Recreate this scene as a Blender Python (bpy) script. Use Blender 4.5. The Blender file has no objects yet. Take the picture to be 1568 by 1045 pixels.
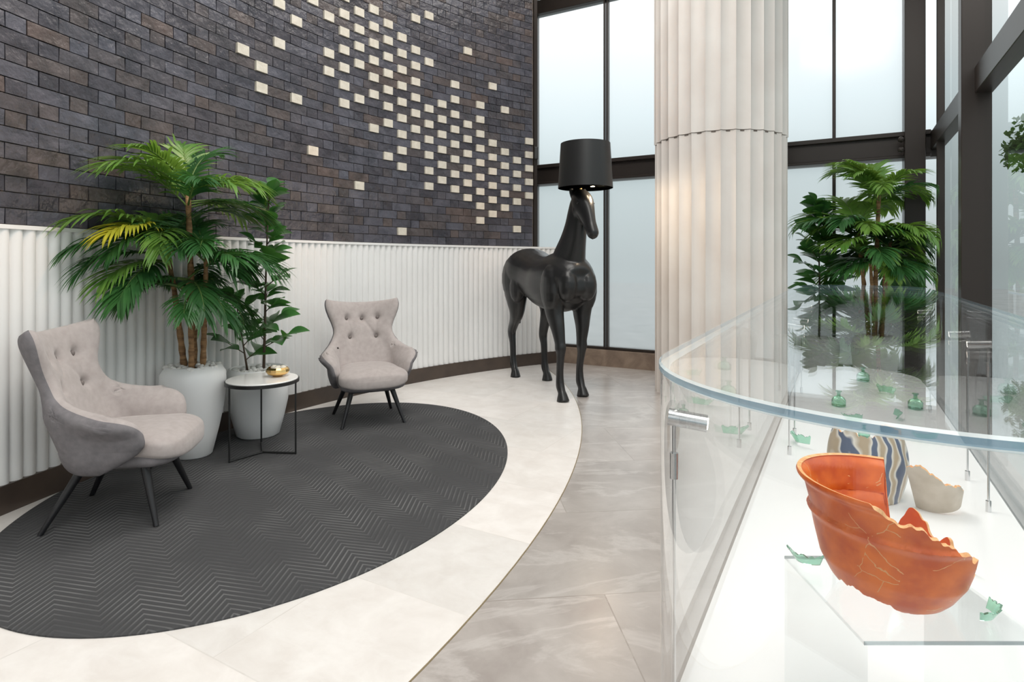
import bpy, math, random, bmesh
from mathutils import Vector, Matrix, noise
random.seed(7)
PI=math.pi
scene=bpy.context.scene
try:
    scene.view_settings.view_transform='Standard'
except Exception: pass

# ------------------------------------------------------------ helpers
class MB:
    def __init__(s): s.v=[];s.f=[];s.m=[]
    def add(s,vs,fs,mi=0):
        o=len(s.v); s.v+= [tuple(p) for p in vs]; s.f+=[tuple(i+o for i in f) for f in fs]; s.m+=[mi]*len(fs)
    def box(s,c,size,M=None,mi=0):
        x,y,z=[q/2 for q in size]
        vs=[Vector((a*x,b*y,d*z)) for a in(-1,1) for b in(-1,1) for d in(-1,1)]
        if M is not None: vs=[M@p for p in vs]
        vs=[p+Vector(c) for p in vs]
        s.add(vs,[(0,1,3,2),(4,6,7,5),(0,4,5,1),(2,3,7,6),(0,2,6,4),(1,5,7,3)],mi)
    def tube(s,pts,rad,n=12,mi=0,cap=True):
        pts=[Vector(p) for p in pts]
        if not isinstance(rad,(list,tuple)): rad=[rad]*len(pts)
        vs=[];fs=[]
        up=None
        for i,p in enumerate(pts):
            t=(pts[min(i+1,len(pts)-1)]-pts[max(i-1,0)]).normalized()
            if up is None:
                up=Vector((0,0,1)) if abs(t.z)<.9 else Vector((1,0,0))
            a=t.cross(up).normalized(); b=a.cross(t).normalized(); up=b
            for k in range(n):
                q=2*PI*k/n
                vs.append(p+a*math.cos(q)*rad[i]+b*math.sin(q)*rad[i])
        for i in range(len(pts)-1):
            for k in range(n):
                fs.append((i*n+k,i*n+(k+1)%n,(i+1)*n+(k+1)%n,(i+1)*n+k))
        if cap:
            fs.append(tuple(range(n))[::-1]); fs.append(tuple((len(pts)-1)*n+k for k in range(n)))
        s.add(vs,fs,mi)
    def revolve(s,prof,c=(0,0,0),n=40,mi=0,mod=None):
        vs=[];fs=[]
        for (r,z) in prof:
            for k in range(n):
                q=2*PI*k/n
                rr=r*(mod(q,z) if mod else 1)
                vs.append((c[0]+rr*math.cos(q),c[1]+rr*math.sin(q),c[2]+z))
        for i in range(len(prof)-1):
            for k in range(n):
                fs.append((i*n+k,i*n+(k+1)%n,(i+1)*n+(k+1)%n,(i+1)*n+k))
        if prof[0][0]>1e-4: fs.append(tuple(range(n))[::-1])
        if prof[-1][0]>1e-4: fs.append(tuple((len(prof)-1)*n+k for k in range(n)))
        s.add(vs,fs,mi)
    def ell(s,c,r,n=16,mi=0,M=None):
        vs=[];fs=[]
        m=n//2
        for i in range(m+1):
            t=PI*i/m
            for k in range(n):
                q=2*PI*k/n
                p=Vector((r[0]*math.sin(t)*math.cos(q),r[1]*math.sin(t)*math.sin(q),r[2]*math.cos(t)))
                if M is not None:p=M@p
                vs.append(p+Vector(c))
        for i in range(m):
            for k in range(n):
                fs.append((i*n+k,(i+1)*n+k,(i+1)*n+(k+1)%n,i*n+(k+1)%n))
        s.add(vs,fs,mi)
    def loft(s,secs,sub=6,n=24,mi=0,e=1.0):
        def cr(a,b,c,d,t):
            return [0.5*((2*b[i])+(-a[i]+c[i])*t+(2*a[i]-5*b[i]+4*c[i]-d[i])*t*t+(-a[i]+3*b[i]-3*c[i]+d[i])*t**3) for i in range(5)]
        out=[]
        for i in range(len(secs)-1):
            a=secs[max(i-1,0)];b=secs[i];c=secs[i+1];d=secs[min(i+2,len(secs)-1)]
            for k in range(sub): out.append(cr(a,b,c,d,k/sub))
        out.append(list(secs[-1]))
        vs=[];fs=[]
        for i,o in enumerate(out):
            p=Vector(o[:3]); q=Vector(out[min(i+1,len(out)-1)][:3]); r=Vector(out[max(i-1,0)][:3])
            t=(q-r).normalized(); L=Vector((0,1,0)); L=(L-t*L.dot(t)).normalized(); H=t.cross(L).normalized()
            for k in range(n):
                an=2*PI*k/n
                vs.append(p+L*max(o[3],.002)*math.cos(an)+H*max(o[4],.002)*math.sin(an))
        m=len(out)
        for i in range(m-1):
            for k in range(n): fs.append((i*n+k,i*n+(k+1)%n,(i+1)*n+(k+1)%n,(i+1)*n+k))
        fs.append(tuple(range(n))[::-1]); fs.append(tuple((m-1)*n+k for k in range(n)))
        s.add(vs,fs,mi)
    def obj(s,name,mats,parent=None,smooth=False,off=None,angle=None):
        me=bpy.data.meshes.new(name)
        vs=s.v
        if off is not None: vs=[(p[0]-off[0],p[1]-off[1],p[2]-off[2]) for p in vs]
        me.from_pydata(vs,[],s.f); 
        if not isinstance(mats,(list,tuple)): mats=[mats]
        for m in mats: me.materials.append(m)
        me.polygons.foreach_set('material_index',s.m)
        if smooth: me.polygons.foreach_set('use_smooth',[True]*len(me.polygons))
        me.update()
        ob=bpy.data.objects.new(name,me); scene.collection.objects.link(ob)
        if parent: ob.parent=parent
        if smooth and angle:
            try:
                me.set_sharp_from_angle(angle=math.radians(angle))
            except Exception: pass
        return ob
def fixn(ob):
    bm=bmesh.new(); bm.from_mesh(ob.data); bmesh.ops.recalc_face_normals(bm,faces=bm.faces); bm.to_mesh(ob.data); bm.free()
def empty(name,loc,rotz=0):
    e=bpy.data.objects.new(name,None); scene.collection.objects.link(e); e.location=loc; e.rotation_euler=(0,0,rotz); e.empty_display_size=.1
    return e
def bevel(ob,w=.005,seg=2):
    m=ob.modifiers.new('bev','BEVEL'); m.width=w; m.segments=seg; m.limit_method='ANGLE'

# ------------------------------------------------------------ materials
def mat(name,col,rough=.5,metal=0,spec=.5,**k):
    m=bpy.data.materials.new(name); m.use_nodes=True
    b=m.node_tree.nodes['Principled BSDF']
    b.inputs['Base Color'].default_value=(*col,1); b.inputs['Roughness'].default_value=rough; b.inputs['Metallic'].default_value=metal
    b.inputs['Specular IOR Level'].default_value=spec
    for kk,v in k.items():
        b.inputs[kk].default_value=v
    return m
def N(m,t,**p):
    n=m.node_tree.nodes.new(t)
    for k,v in p.items(): setattr(n,k,v)
    return n
def L(m,a,b): m.node_tree.links.new(a,b)
def noisy(m,c1,c2,scale=5,detail=4,bump=0,bscale=None,stretch=None,rough=None,dist=0):
    b=m.node_tree.nodes['Principled BSDF']
    tc=N(m,'ShaderNodeTexCoord'); mp=N(m,'ShaderNodeMapping'); L(m,tc.outputs['Object'],mp.inputs[0])
    if stretch: mp.inputs['Scale'].default_value=stretch
    n=N(m,'ShaderNodeTexNoise'); n.inputs['Scale'].default_value=scale; n.inputs['Detail'].default_value=detail; n.inputs['Distortion'].default_value=dist
    L(m,mp.outputs[0],n.inputs['Vector'])
    r=N(m,'ShaderNodeValToRGB'); r.color_ramp.elements[0].color=(*c1,1); r.color_ramp.elements[1].color=(*c2,1)
    r.color_ramp.elements[0].position=.3; r.color_ramp.elements[1].position=.7
    L(m,n.outputs['Fac'],r.inputs[0]); L(m,r.outputs[0],b.inputs['Base Color'])
    if bump:
        n2=N(m,'ShaderNodeTexNoise'); n2.inputs['Scale'].default_value=bscale or scale; n2.inputs['Detail'].default_value=3
        L(m,mp.outputs[0],n2.inputs['Vector'])
        bp=N(m,'ShaderNodeBump'); bp.inputs['Strength'].default_value=bump; bp.inputs['Distance'].default_value=.01
        L(m,n2.outputs['Fac'],bp.inputs['Height']); L(m,bp.outputs[0],b.inputs['Normal'])
    return m

def glass_mat(name,tint,ior=1.45,rough=0.0,haze=0,hazecol=(1,1,1)):
    m=bpy.data.materials.new(name); m.use_nodes=True; nt=m.node_tree
    for n in list(nt.nodes):
        if n.type!='OUTPUT_MATERIAL': nt.nodes.remove(n)
    out=[n for n in nt.nodes if n.type=='OUTPUT_MATERIAL'][0]
    geo=N(m,'ShaderNodeNewGeometry'); ma=N(m,'ShaderNodeMath',operation='MULTIPLY_ADD')
    L(m,geo.outputs['Backfacing'],ma.inputs[0]); ma.inputs[1].default_value=1/ior-ior; ma.inputs[2].default_value=ior
    fr=N(m,'ShaderNodeFresnel'); L(m,ma.outputs[0],fr.inputs['IOR'])
    tr=N(m,'ShaderNodeBsdfTransparent'); tr.inputs[0].default_value=(*tint,1)
    gl=N(m,'ShaderNodeBsdfGlossy'); gl.inputs['Roughness'].default_value=rough; gl.inputs['Color'].default_value=(1,1,1,1)
    base=tr.outputs[0]
    if haze:
        tl=N(m,'ShaderNodeBsdfTranslucent'); tl.inputs[0].default_value=(*hazecol,1)
        mh=N(m,'ShaderNodeMixShader'); mh.inputs[0].default_value=haze; L(m,tr.outputs[0],mh.inputs[1]); L(m,tl.outputs[0],mh.inputs[2]); base=mh.outputs[0]
    mx=N(m,'ShaderNodeMixShader'); L(m,fr.outputs[0],mx.inputs[0]); L(m,base,mx.inputs[1]); L(m,gl.outputs[0],mx.inputs[2])
    L(m,mx.outputs[0],out.inputs['Surface'])
    return m

M_white=noisy(mat('white_panel',(.8,.8,.78),.55),(.82,.815,.805),(.86,.855,.845),3)
M_bronze=mat('dark_bronze',(.035,.027,.023),.35,.3)
M_bronze2=noisy(mat('bronze_skirting',(.07,.05,.04),.35),(.05,.036,.03),(.09,.065,.05),4)
M_ceil=mat('ceiling_paint',(.8,.8,.8),.8)
M_mortar=noisy(mat('mortar',(.12,.11,.10),.9),(.15,.125,.11),(.25,.21,.18),40)
M_cream=noisy(mat('cream_brick',(.75,.70,.60),.7),(.60,.55,.46),(.72,.67,.58),20,bump=.2,bscale=60)
M_pot=mat('white_ceramic',(.85,.85,.85),.35)
M_peb=noisy(mat('white_pebbles',(.8,.8,.78),.7),(.6,.58,.55),(.9,.89,.87),30)
M_black=mat('black_metal',(.012,.012,.012),.4)
M_chrome=mat('steel',(.7,.7,.7),.2,1)
M_gold=mat('gold',(.75,.5,.2),.25,1)

M_brick=mat('glazed_brick',(.05,.05,.06),.35)
def _b():
    m=M_brick;b=m.node_tree.nodes['Principled BSDF']
    at=N(m,'ShaderNodeAttribute'); at.attribute_name='rnd'
    r=N(m,'ShaderNodeValToRGB'); cr=r.color_ramp
    cr.elements[0].position=0; cr.elements[0].color=(.042,.041,.052,1)
    cr.elements[1].position=1; cr.elements[1].color=(.090,.070,.066,1)
    for p,c in ((.25,(.058,.058,.073)),(.5,(.082,.086,.110)),(.72,(.066,.063,.073)),(.9,(.08,.069,.070))):
        e=cr.elements.new(p); e.color=(*c,1)
    L(m,at.outputs['Fac'],r.inputs[0])
    tc=N(m,'ShaderNodeTexCoord'); n=N(m,'ShaderNodeTexNoise'); n.inputs['Scale'].default_value=7; n.inputs['Detail'].default_value=6
    L(m,tc.outputs['Object'],n.inputs['Vector'])
    mx=N(m,'ShaderNodeMix',data_type='RGBA',blend_type='MULTIPLY'); mx.inputs[0].default_value=.7
    r2=N(m,'ShaderNodeValToRGB'); r2.color_ramp.elements[0].position=.3; r2.color_ramp.elements[0].color=(.6,.6,.6,1); r2.color_ramp.elements[1].position=.75; r2.color_ramp.elements[1].color=(1.6,1.5,1.45,1)
    L(m,n.outputs['Fac'],r2.inputs[0]); L(m,r.outputs[0],mx.inputs[6]); L(m,r2.outputs[0],mx.inputs[7]); L(m,mx.outputs[2],b.inputs['Base Color'])
    n2=N(m,'ShaderNodeTexNoise'); n2.inputs['Scale'].default_value=16; n2.inputs['Detail'].default_value=3; L(m,tc.outputs['Object'],n2.inputs['Vector'])
    bp=N(m,'ShaderNodeBump'); bp.inputs['Strength'].default_value=.7; bp.inputs['Distance'].default_value=.02
    L(m,n2.outputs['Fac'],bp.inputs['Height']); L(m,bp.outputs[0],b.inputs['Normal'])
    rr=N(m,'ShaderNodeMapRange'); rr.inputs[3].default_value=.18; rr.inputs[4].default_value=.40; L(m,n.outputs['Fac'],rr.inputs[0]); L(m,rr.outputs[0],b.inputs['Roughness'])
_b()

TH=math.radians(29.33); D=Vector((math.sin(TH),math.cos(TH),0)); Nn=Vector((math.cos(TH),-math.sin(TH),0))
def AN(a,n,z=0): return D*a+Nn*n+Vector((0,0,z))
Mrot=Matrix((( Nn.x,D.x,0),(Nn.y,D.y,0),(0,0,1)))

def tile_mat(name,c1,c2,cv,joint,w,h,rough,vein=.5,rot=0,scale=1.6,dist=.4):
    m=mat(name,c1,rough);b=m.node_tree.nodes['Principled BSDF']
    tc=N(m,'ShaderNodeTexCoord'); mp=N(m,'ShaderNodeMapping'); mp.inputs['Rotation'].default_value=(0,0,rot); L(m,tc.outputs['Object'],mp.inputs[0])
    br=N(m,'ShaderNodeTexBrick'); br.inputs['Scale'].default_value=1; br.inputs['Brick Width'].default_value=w; br.inputs['Row Height'].default_value=h
    br.inputs['Mortar Size'].default_value=.0025; br.inputs['Mortar Smooth'].default_value=0; br.inputs['Color1'].default_value=(.93,.93,.93,1); br.inputs['Color2'].default_value=(1.06,1.05,1.05,1); br.inputs['Mortar'].default_value=(*joint,1)
    L(m,mp.outputs[0],br.inputs['Vector'])
    ad=N(m,'ShaderNodeVectorMath',operation='MULTIPLY_ADD'); L(m,br.outputs['Color'],ad.inputs[0]); ad.inputs[1].default_value=(19,17,15); L(m,mp.outputs[0],ad.inputs[2])
    n=N(m,'ShaderNodeTexNoise'); n.inputs['Scale'].default_value=scale; n.inputs['Detail'].default_value=9; n.inputs['Distortion'].default_value=dist; n.inputs['Roughness'].default_value=.62; L(m,ad.outputs[0],n.inputs['Vector'])
    r=N(m,'ShaderNodeValToRGB'); r.color_ramp.elements[0].position=.32; r.color_ramp.elements[0].color=(*c1,1); r.color_ramp.elements[1].position=.66; r.color_ramp.elements[1].color=(*c2,1)
    L(m,n.outputs['Fac'],r.inputs[0])
    mp2=N(m,'ShaderNodeMapping'); mp2.inputs['Rotation'].default_value=(0,0,.7); mp2.inputs['Scale'].default_value=(.8,2.0,1); L(m,ad.outputs[0],mp2.inputs[0])
    n2=N(m,'ShaderNodeTexNoise'); n2.inputs['Scale'].default_value=1.1; n2.inputs['Detail'].default_value=10; n2.inputs['Distortion'].default_value=.5; n2.inputs['Roughness'].default_value=.62; L(m,mp2.outputs[0],n2.inputs['Vector'])
    sb=N(m,'ShaderNodeMath',operation='SUBTRACT'); sb.inputs[1].default_value=.5; L(m,n2.outputs['Fac'],sb.inputs[0])
    ab=N(m,'ShaderNodeMath',operation='ABSOLUTE'); L(m,sb.outputs[0],ab.inputs[0])
    mr=N(m,'ShaderNodeMapRange'); mr.inputs[1].default_value=0; mr.inputs[2].default_value=.035; mr.inputs[3].default_value=vein; mr.inputs[4].default_value=0; L(m,ab.outputs[0],mr.inputs[0])
    mx=N(m,'ShaderNodeMix',data_type='RGBA'); L(m,mr.outputs[0],mx.inputs[0]); L(m,r.outputs[0],mx.inputs[6]); mx.inputs[7].default_value=(*cv,1)
    ml=N(m,'ShaderNodeMix',data_type='RGBA',blend_type='MULTIPLY'); ml.inputs[0].default_value=1; L(m,mx.outputs[2],ml.inputs[6]); L(m,br.outputs['Color'],ml.inputs[7])
    L(m,ml.outputs[2],b.inputs['Base Color'])
    return m
M_marble=tile_mat('grey_marble_tiles',(.33,.295,.272),(.48,.445,.415),(.62,.59,.56),(.75,.73,.70),1.2,.75,.28,.4,rot=math.radians(-6),scale=2.4)
M_creamfl=tile_mat('cream_stone_tiles',(.73,.69,.65),(.83,.80,.765),(.86,.84,.81),(.9,.89,.88),1.2,.6,.38,.25,rot=TH,scale=6)

M_carpet=mat('herringbone_carpet',(.05,.05,.05),.95,spec=.1)
def _c():
    m=M_carpet;b=m.node_tree.nodes['Principled BSDF']
    tc=N(m,'ShaderNodeTexCoord'); mp=N(m,'ShaderNodeMapping'); mp.inputs['Rotation'].default_value=(0,0,-TH-.15); L(m,tc.outputs['Object'],mp.inputs[0])
    sp=N(m,'ShaderNodeSeparateXYZ'); L(m,mp.outputs[0],sp.inputs[0])
    pp=N(m,'ShaderNodeMath',operation='PINGPONG'); pp.inputs[1].default_value=.13; L(m,sp.outputs['X'],pp.inputs[0])
    p3=N(m,'ShaderNodeMath',operation='MULTIPLY'); p3.inputs[1].default_value=1.2; L(m,pp.outputs[0],p3.inputs[0])
    ad=N(m,'ShaderNodeMath',operation='ADD'); L(m,p3.outputs[0],ad.inputs[0]); L(m,sp.outputs['Y'],ad.inputs[1])
    mu=N(m,'ShaderNodeMath',operation='MULTIPLY'); mu.inputs[1].default_value=2*PI/.040; L(m,ad.outputs[0],mu.inputs[0])
    si=N(m,'ShaderNodeMath',operation='SINE'); L(m,mu.outputs[0],si.inputs[0])
    n=N(m,'ShaderNodeTexNoise'); n.inputs['Scale'].default_value=2.2; n.inputs['Detail'].default_value=5; L(m,mp.outputs[0],n.inputs['Vector'])
    nr_=N(m,'ShaderNodeMapRange'); nr_.inputs[1].default_value=.42; nr_.inputs[2].default_value=.62; nr_.inputs[3].default_value=.12; nr_.inputs[4].default_value=1; L(m,n.outputs['Fac'],nr_.inputs[0])
    nf=N(m,'ShaderNodeTexNoise'); nf.inputs['Scale'].default_value=300; L(m,mp.outputs[0],nf.inputs['Vector'])
    mr=N(m,'ShaderNodeMapRange'); mr.inputs[1].default_value=.45; mr.inputs[2].default_value=.95; L(m,si.outputs[0],mr.inputs[0])
    m2=N(m,'ShaderNodeMath',operation='MULTIPLY'); L(m,mr.outputs[0],m2.inputs[0]); L(m,nr_.outputs[0],m2.inputs[1])
    mx=N(m,'ShaderNodeMix',data_type='RGBA'); L(m,m2.outputs[0],mx.inputs[0]); mx.inputs[6].default_value=(.068,.068,.070,1); mx.inputs[7].default_value=(.16,.16,.16,1)
    L(m,mx.outputs[2],b.inputs['Base Color'])
    a2=N(m,'ShaderNodeMath',operation='ADD'); L(m,si.outputs[0],a2.inputs[0]); L(m,nf.outputs['Fac'],a2.inputs[1])
    bp=N(m,'ShaderNodeBump'); bp.inputs['Strength'].default_value=.4; bp.inputs['Distance'].default_value=.003; L(m,a2.outputs[0],bp.inputs['Height']); L(m,bp.outputs[0],b.inputs['Normal'])
_c()

# ------------------------------------------------------------ room shell
H_CEIL=5.7
c0=AN(7.15,-6); c1=AN(7.15,.95); c2=AN(-6,.95); c3=AN(-6,-6.5)
b=MB()
P=[c3,c2,c1,c0]
b.add([(p.x,p.y,0) for p in P]+[(p.x,p.y,-.12) for p in P],[(0,1,2,3),(7,6,5,4),(0,4,5,1),(1,5,6,2),(2,6,7,3),(3,7,4,0)])
floor=b.obj('floor',M_marble)
CW=Vector((3.62,2.08)); RW=6.35
ca=Vector((-7.3,5.51)); ra=7.9
arc=[]
for i in range(61):
    ph=math.radians(58-(58+16)*i/60)
    arc.append((ca.x+ra*math.cos(ph),ca.y-ra*math.sin(ph)))
wl=[]
for i in range(41):
    ph=math.radians(61-(61+50)*i/40)
    wl.append((CW.x-(RW+.02)*math.cos(ph),CW.y+(RW+.02)*math.sin(ph)))
poly=[p for p in arc if (Vector(p)-CW).length<RW+.02 and p[1]<7.6]+wl
b=MB(); b.add([(x,y,.002) for x,y in poly],[tuple(range(len(poly)))])
inl=b.obj('floor_inlay',M_creamfl)
b=MB(); b.tube([(x,y,.0015) for x,y in arc if (Vector((x,y))-CW).length<RW and y<7.5],.003,6); b.obj('trim_1',mat('brass_trim',(.5,.4,.25),.35,.8))
cc=Vector((-1.29,3.72)); Sxx,Syy,Sxy=1.588,2.873,.34
l11=math.sqrt(Sxx); l21=Sxy/l11; l22=math.sqrt(Syy-l21*l21)
n=160; vs=[]
for rr,z in ((1,.002),(1,.008),(.995,.010)):
    for i in range(n):
        q=2*PI*i/n; x=cc.x+rr*l11*math.cos(q); y=cc.y+rr*(l21*math.cos(q)+l22*math.sin(q))
        v=Vector((x,y)); d=v-CW
        if d.length>RW-.05: v=CW+d.normalized()*(RW-.05)
        vs.append((v.x,v.y,z))
fs=[(j*n+i,j*n+(i+1)%n,(j+1)*n+(i+1)%n,(j+1)*n+i) for j in range(2) for i in range(n)]+[tuple(2*n+i for i in range(n))]
b=MB(); b.add(vs,fs); b.obj('carpet',M_carpet)

def WP(ph,r=RW,z=0): return (CW.x-r*math.cos(ph),CW.y+r*math.sin(ph),z)
PHB=math.radians(57.5)
PHS=math.radians(-28)
def arcbox(mb,pa,pb,r0,r1,z0,z1,n=90,mi=0):
    vs=[]
    for i in range(n+1):
        ph=pa+(pb-pa)*i/n
        for r,z in ((r0,z0),(r1,z0),(r1,z1),(r0,z1)): vs.append(WP(ph,r,z))
    fs=[]
    for i in range(n):
        for k in range(4): fs.append((i*4+k,(i+1)*4+k,(i+1)*4+(k+1)%4,i*4+(k+1)%4))
    fs+= [(0,1,2,3),(n*4+3,n*4+2,n*4+1,n*4)]
    mb.add(vs,fs,mi)
b=MB(); arcbox(b,PHS,PHB+.012,RW+.012,RW+.30,1.45,H_CEIL,80); wall=b.obj('wall_left',M_mortar)
b=MB(); arcbox(b,PHB+.0125,PHB+.020,RW-.01,RW+.31,1.5,H_CEIL,2); b.obj('trim_5',M_bronze)
lights={0:[7,9,11,13,15],1:[2,6,8,10,12],2:[5,7,9,11,13,19],3:[4,6,8,10,12,14,22],4:[3,5,7,9,11,13,15,17,19],5:[6,8,10,12,14,16,26],
6:[7,9,11,13,15,17,19,21],7:[8,10,12,14,16,18],8:[7,9,11,13,15,17,23,29],9:[12,14,16,18,20,22,24,28],10:[1,9,11,13,15,17,19,21,23,25],
11:[10,14,16,18,20,22,24,26],12:[13,17,19,21,23,25,27],13:[6,16,20,22,24,26],14:[15,17,19,21,23,25,27],15:[18,20,24],16:[9,25],17:[14,22],18:[19,23],19:[14,16],20:[17]}
RH=.0858; CP=.1835
bk=MB(); cb=MB(); rnd=[]
ncol=int((PHB-PHS)*RW/CP)
def brickbox(mb,s0,s1,z0,z1,out,jit=0):
    vs=[]
    tl=[random.uniform(-jit,jit) for _ in range(4)]
    for (s,k) in ((s0,0),(s1,1)):
        ph=PHB-s/RW
        for (z,kk) in ((z0,0),(z1,1)):
            vs.append(WP(ph,RW-out+tl[k*2+kk],z)); vs.append(WP(ph,RW+.02,z))
    mb.add(vs,[(0,2,6,4),(1,5,7,3),(0,4,5,1),(2,3,7,6),(0,1,3,2),(4,6,7,5)])
nrows=int((H_CEIL-1.5)/RH)
for r in range(nrows):
    z0=1.5+r*RH+.003; z1=1.5+(r+1)*RH-.003
    for c in range(-1,ncol):
        hdr = (c%2==0)==(r%2==1)
        sc=c*CP
        if hdr:
            s0=sc-.056; s1=sc+.056
            lit=(c in lights and r in lights[c])
            if lit: brickbox(cb,s0,s1,z0,z1,.022); continue
            if c<0: continue
            brickbox(bk,s0,s1,z0,z1,.006,.003); rnd+= [random.random()]*6
        else:
            s0=sc-.1215; s1=sc+.1215
            if c<=0: s0=max(s0,-.056)
            if s1-s0<.02: continue
            brickbox(bk,s0,s1,z0,z1,.006,.003); rnd+= [random.random()]*6
ob=bk.obj('wall_left_bricks',M_brick,parent=wall)
at=ob.data.attributes.new('rnd','FLOAT','FACE'); at.data.foreach_set('value',rnd)
cb.obj('wall_left_cream_bricks',M_cream,parent=wall)

PHW=math.radians(61.7)
rib=.072; tot=(PHW-PHS)*RW; nr=int(tot/rib); per=10
vs=[];fs=[]; cnt=nr*per+1
for i in range(cnt):
    s=i*rib/per; ph=PHW-s/RW; u=(i%per)/per
    q=abs(math.sin(PI*u))**.6
    r=RW-.012-.028*q
    for rr,z in ((r,.14),(r,1.475)): vs.append(WP(ph,rr,z))
for i in range(cnt-1): fs.append((2*i,2*i+1,2*i+3,2*i+2))
b=MB(); b.add(vs,fs)
w2=b.obj('wall_left_fluted_panel',M_white,smooth=True,angle=50,parent=wall)
b=MB(); arcbox(b,PHS,PHW,RW-.045,RW+.10,1.475,1.497); arcbox(b,PHS,PHW,RW-.004,RW+.08,0,1.475); b.obj('trim_2',M_white)
b=MB(); arcbox(b,PHS,PHW,RW-.048,RW-.006,0,.15); b.obj('baseboard_left',M_bronze2)

b=MB(); P=[AN(-6,-6.5),AN(-6,1.2),AN(7.4,1.2),AN(7.4,-6.5)]
b.add([(p.x,p.y,H_CEIL) for p in P]+[(p.x,p.y,H_CEIL+.2) for p in P],[(0,1,2,3),(7,6,5,4),(0,4,5,1),(1,5,6,2),(2,6,7,3),(3,7,4,0)])
b.obj('ceiling',M_ceil)

# ------------------------------------------------------------ window wall
AW=7.03; N0=-3.62
M_win=glass_mat('frosted_glazing',(.93,.95,.95),1.3,.1,haze=.3,hazecol=(.88,.93,.94))
M_win2=glass_mat('clear_glazing',(.93,.97,.96),1.4)
fr=MB()
def bx(mb,a0,a1,n0,n1,z0,z1,mi=0):
    c=AN((a0+a1)/2,(n0+n1)/2,(z0+z1)/2); mb.box(c,(abs(n1-n0),abs(a1-a0),abs(z1-z0)),Mrot,mi)
NR=.75
bx(fr,AW-.04,AW+.14,N0,NR+.1,2.33,2.59)
bx(fr,AW-.09,AW-.04,N0,NR,2.545,2.59); bx(fr,AW-.09,AW-.04,N0,NR,2.33,2.36)
bx(fr,AW-.02,AW+.12,N0,NR+.1,4.62,4.80)
bx(fr,AW,AW+.1,N0,N0+.04,.2,H_CEIL)
for nn in (-2.60,):
    bx(fr,AW,AW+.08,nn-.028,nn-.012,.2,H_CEIL); bx(fr,AW,AW+.08,nn+.012,nn+.028,.2,H_CEIL)
bx(fr,AW,AW+.1,-1.30,-1.26,.2,H_CEIL)
nm=-.075
bx(fr,AW,AW+.08,nm-.016,nm+.016,.2,H_CEIL)
bx(fr,AW-.16,AW+.12,.53,.70,0,H_CEIL)
bx(fr,AW,AW+.1,N0,.75,.2,.235)
for z in (2.40,2.5): fr.ell(AN(AW-.17,.50,z),(.03,.03,.03),10)
frames=fr.obj('trim_3',M_bronze); bevel(frames,.004,1)
b=MB(); bx(b,AW-.06,AW+.14,-3.2,.8,0,.2)
b.obj('baseboard_back',noisy(mat('brown_stone_kerb',(.2,.14,.1),.3),(.18,.13,.10),(.33,.25,.19),3,dist=2))
k=1
for (n0,n1) in ((N0+.04,-2.628),(-2.572,-1.30),(-1.26,nm-.016),(nm+.016,.53)):
    for (z0,z1) in ((.235,2.33),(2.59,4.62),(4.8,H_CEIL)):
        b=MB(); p=[AN(AW+.05,n0,z0),AN(AW+.05,n1,z0),AN(AW+.05,n1,z1),AN(AW+.05,n0,z1)]
        b.add(p,[(0,1,2,3)]); b.obj('window_%d'%k,M_win); k+=1
fr=MB()
bx(fr,-2,AW-.02,NR+.0,NR+.10,2.40,2.57)
bx(fr,-2,AW-.02,NR+.0,NR+.12,4.62,4.8)
bx(fr,-2,AW-.02,NR+.02,NR+.1,0,.08)
bx(fr,4.80,4.92,NR-.07,NR+.09,0,H_CEIL)
bx(fr,6.55,6.59,NR,NR+.06,0,H_CEIL)
bx(fr,2.55,2.61,NR+.02,NR+.08,0,H_CEIL)
bx(fr,.6,.66,NR+.02,NR+.08,0,H_CEIL)
f2=fr.obj('trim_4',M_bronze); bevel(f2,.004,1)
for (a0,a1) in ((-2,.6),(.66,2.55),(2.61,4.80),(4.92,6.55),(6.59,AW)):
    for (z0,z1) in ((.08,2.40),(2.57,4.62),(4.8,H_CEIL)):
        b=MB(); p=[AN(a0,NR+.05,z0),AN(a1,NR+.05,z0),AN(a1,NR+.05,z1),AN(a0,NR+.05,z1)]
        b.add(p,[(0,1,2,3)]); b.obj('window_%d'%k,M_win2); k+=1

M_col=noisy(mat('column_plaster',(.78,.75,.72),.5),(.68,.62,.575),(.76,.72,.68),2)
NF=30
def flut(q,z,amp=.045):
    u=(q*NF/(2*PI))%1
    return 1-amp*abs(math.sin(PI*u))**.7
colx=(2.07,5.88)
ce=empty('fluted_column',(colx[0],colx[1],0))
b=MB(); b.revolve([(.622,0),(.622,2.493)],n=NF*12,mod=lambda q,z:flut(q,z)); b.obj('lower_shaft',M_col,ce,smooth=True,angle=40)
b=MB(); b.revolve([(.630,2.497),(.630,H_CEIL)],n=NF*12,mod=lambda q,z:flut(q,z,.04)); b.obj('upper_shaft',M_col,ce,smooth=True,angle=40)
b=MB(); b.revolve([(.597,2.48),(.597,2.51)],n=64); b.obj('joint',M_mortar,ce)

b=MB(); P=[AN(-12,1.2),AN(-12,30),AN(40,30),AN(40,-25),AN(7.4,-25),AN(7.4,1.2)]
b.add([(p.x,p.y,-.13) for p in P],[tuple(range(6))]); b.obj('ground_outside',noisy(mat('paving',(.4,.42,.43),.8),(.25,.27,.27),(.33,.35,.35),2))

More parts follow.
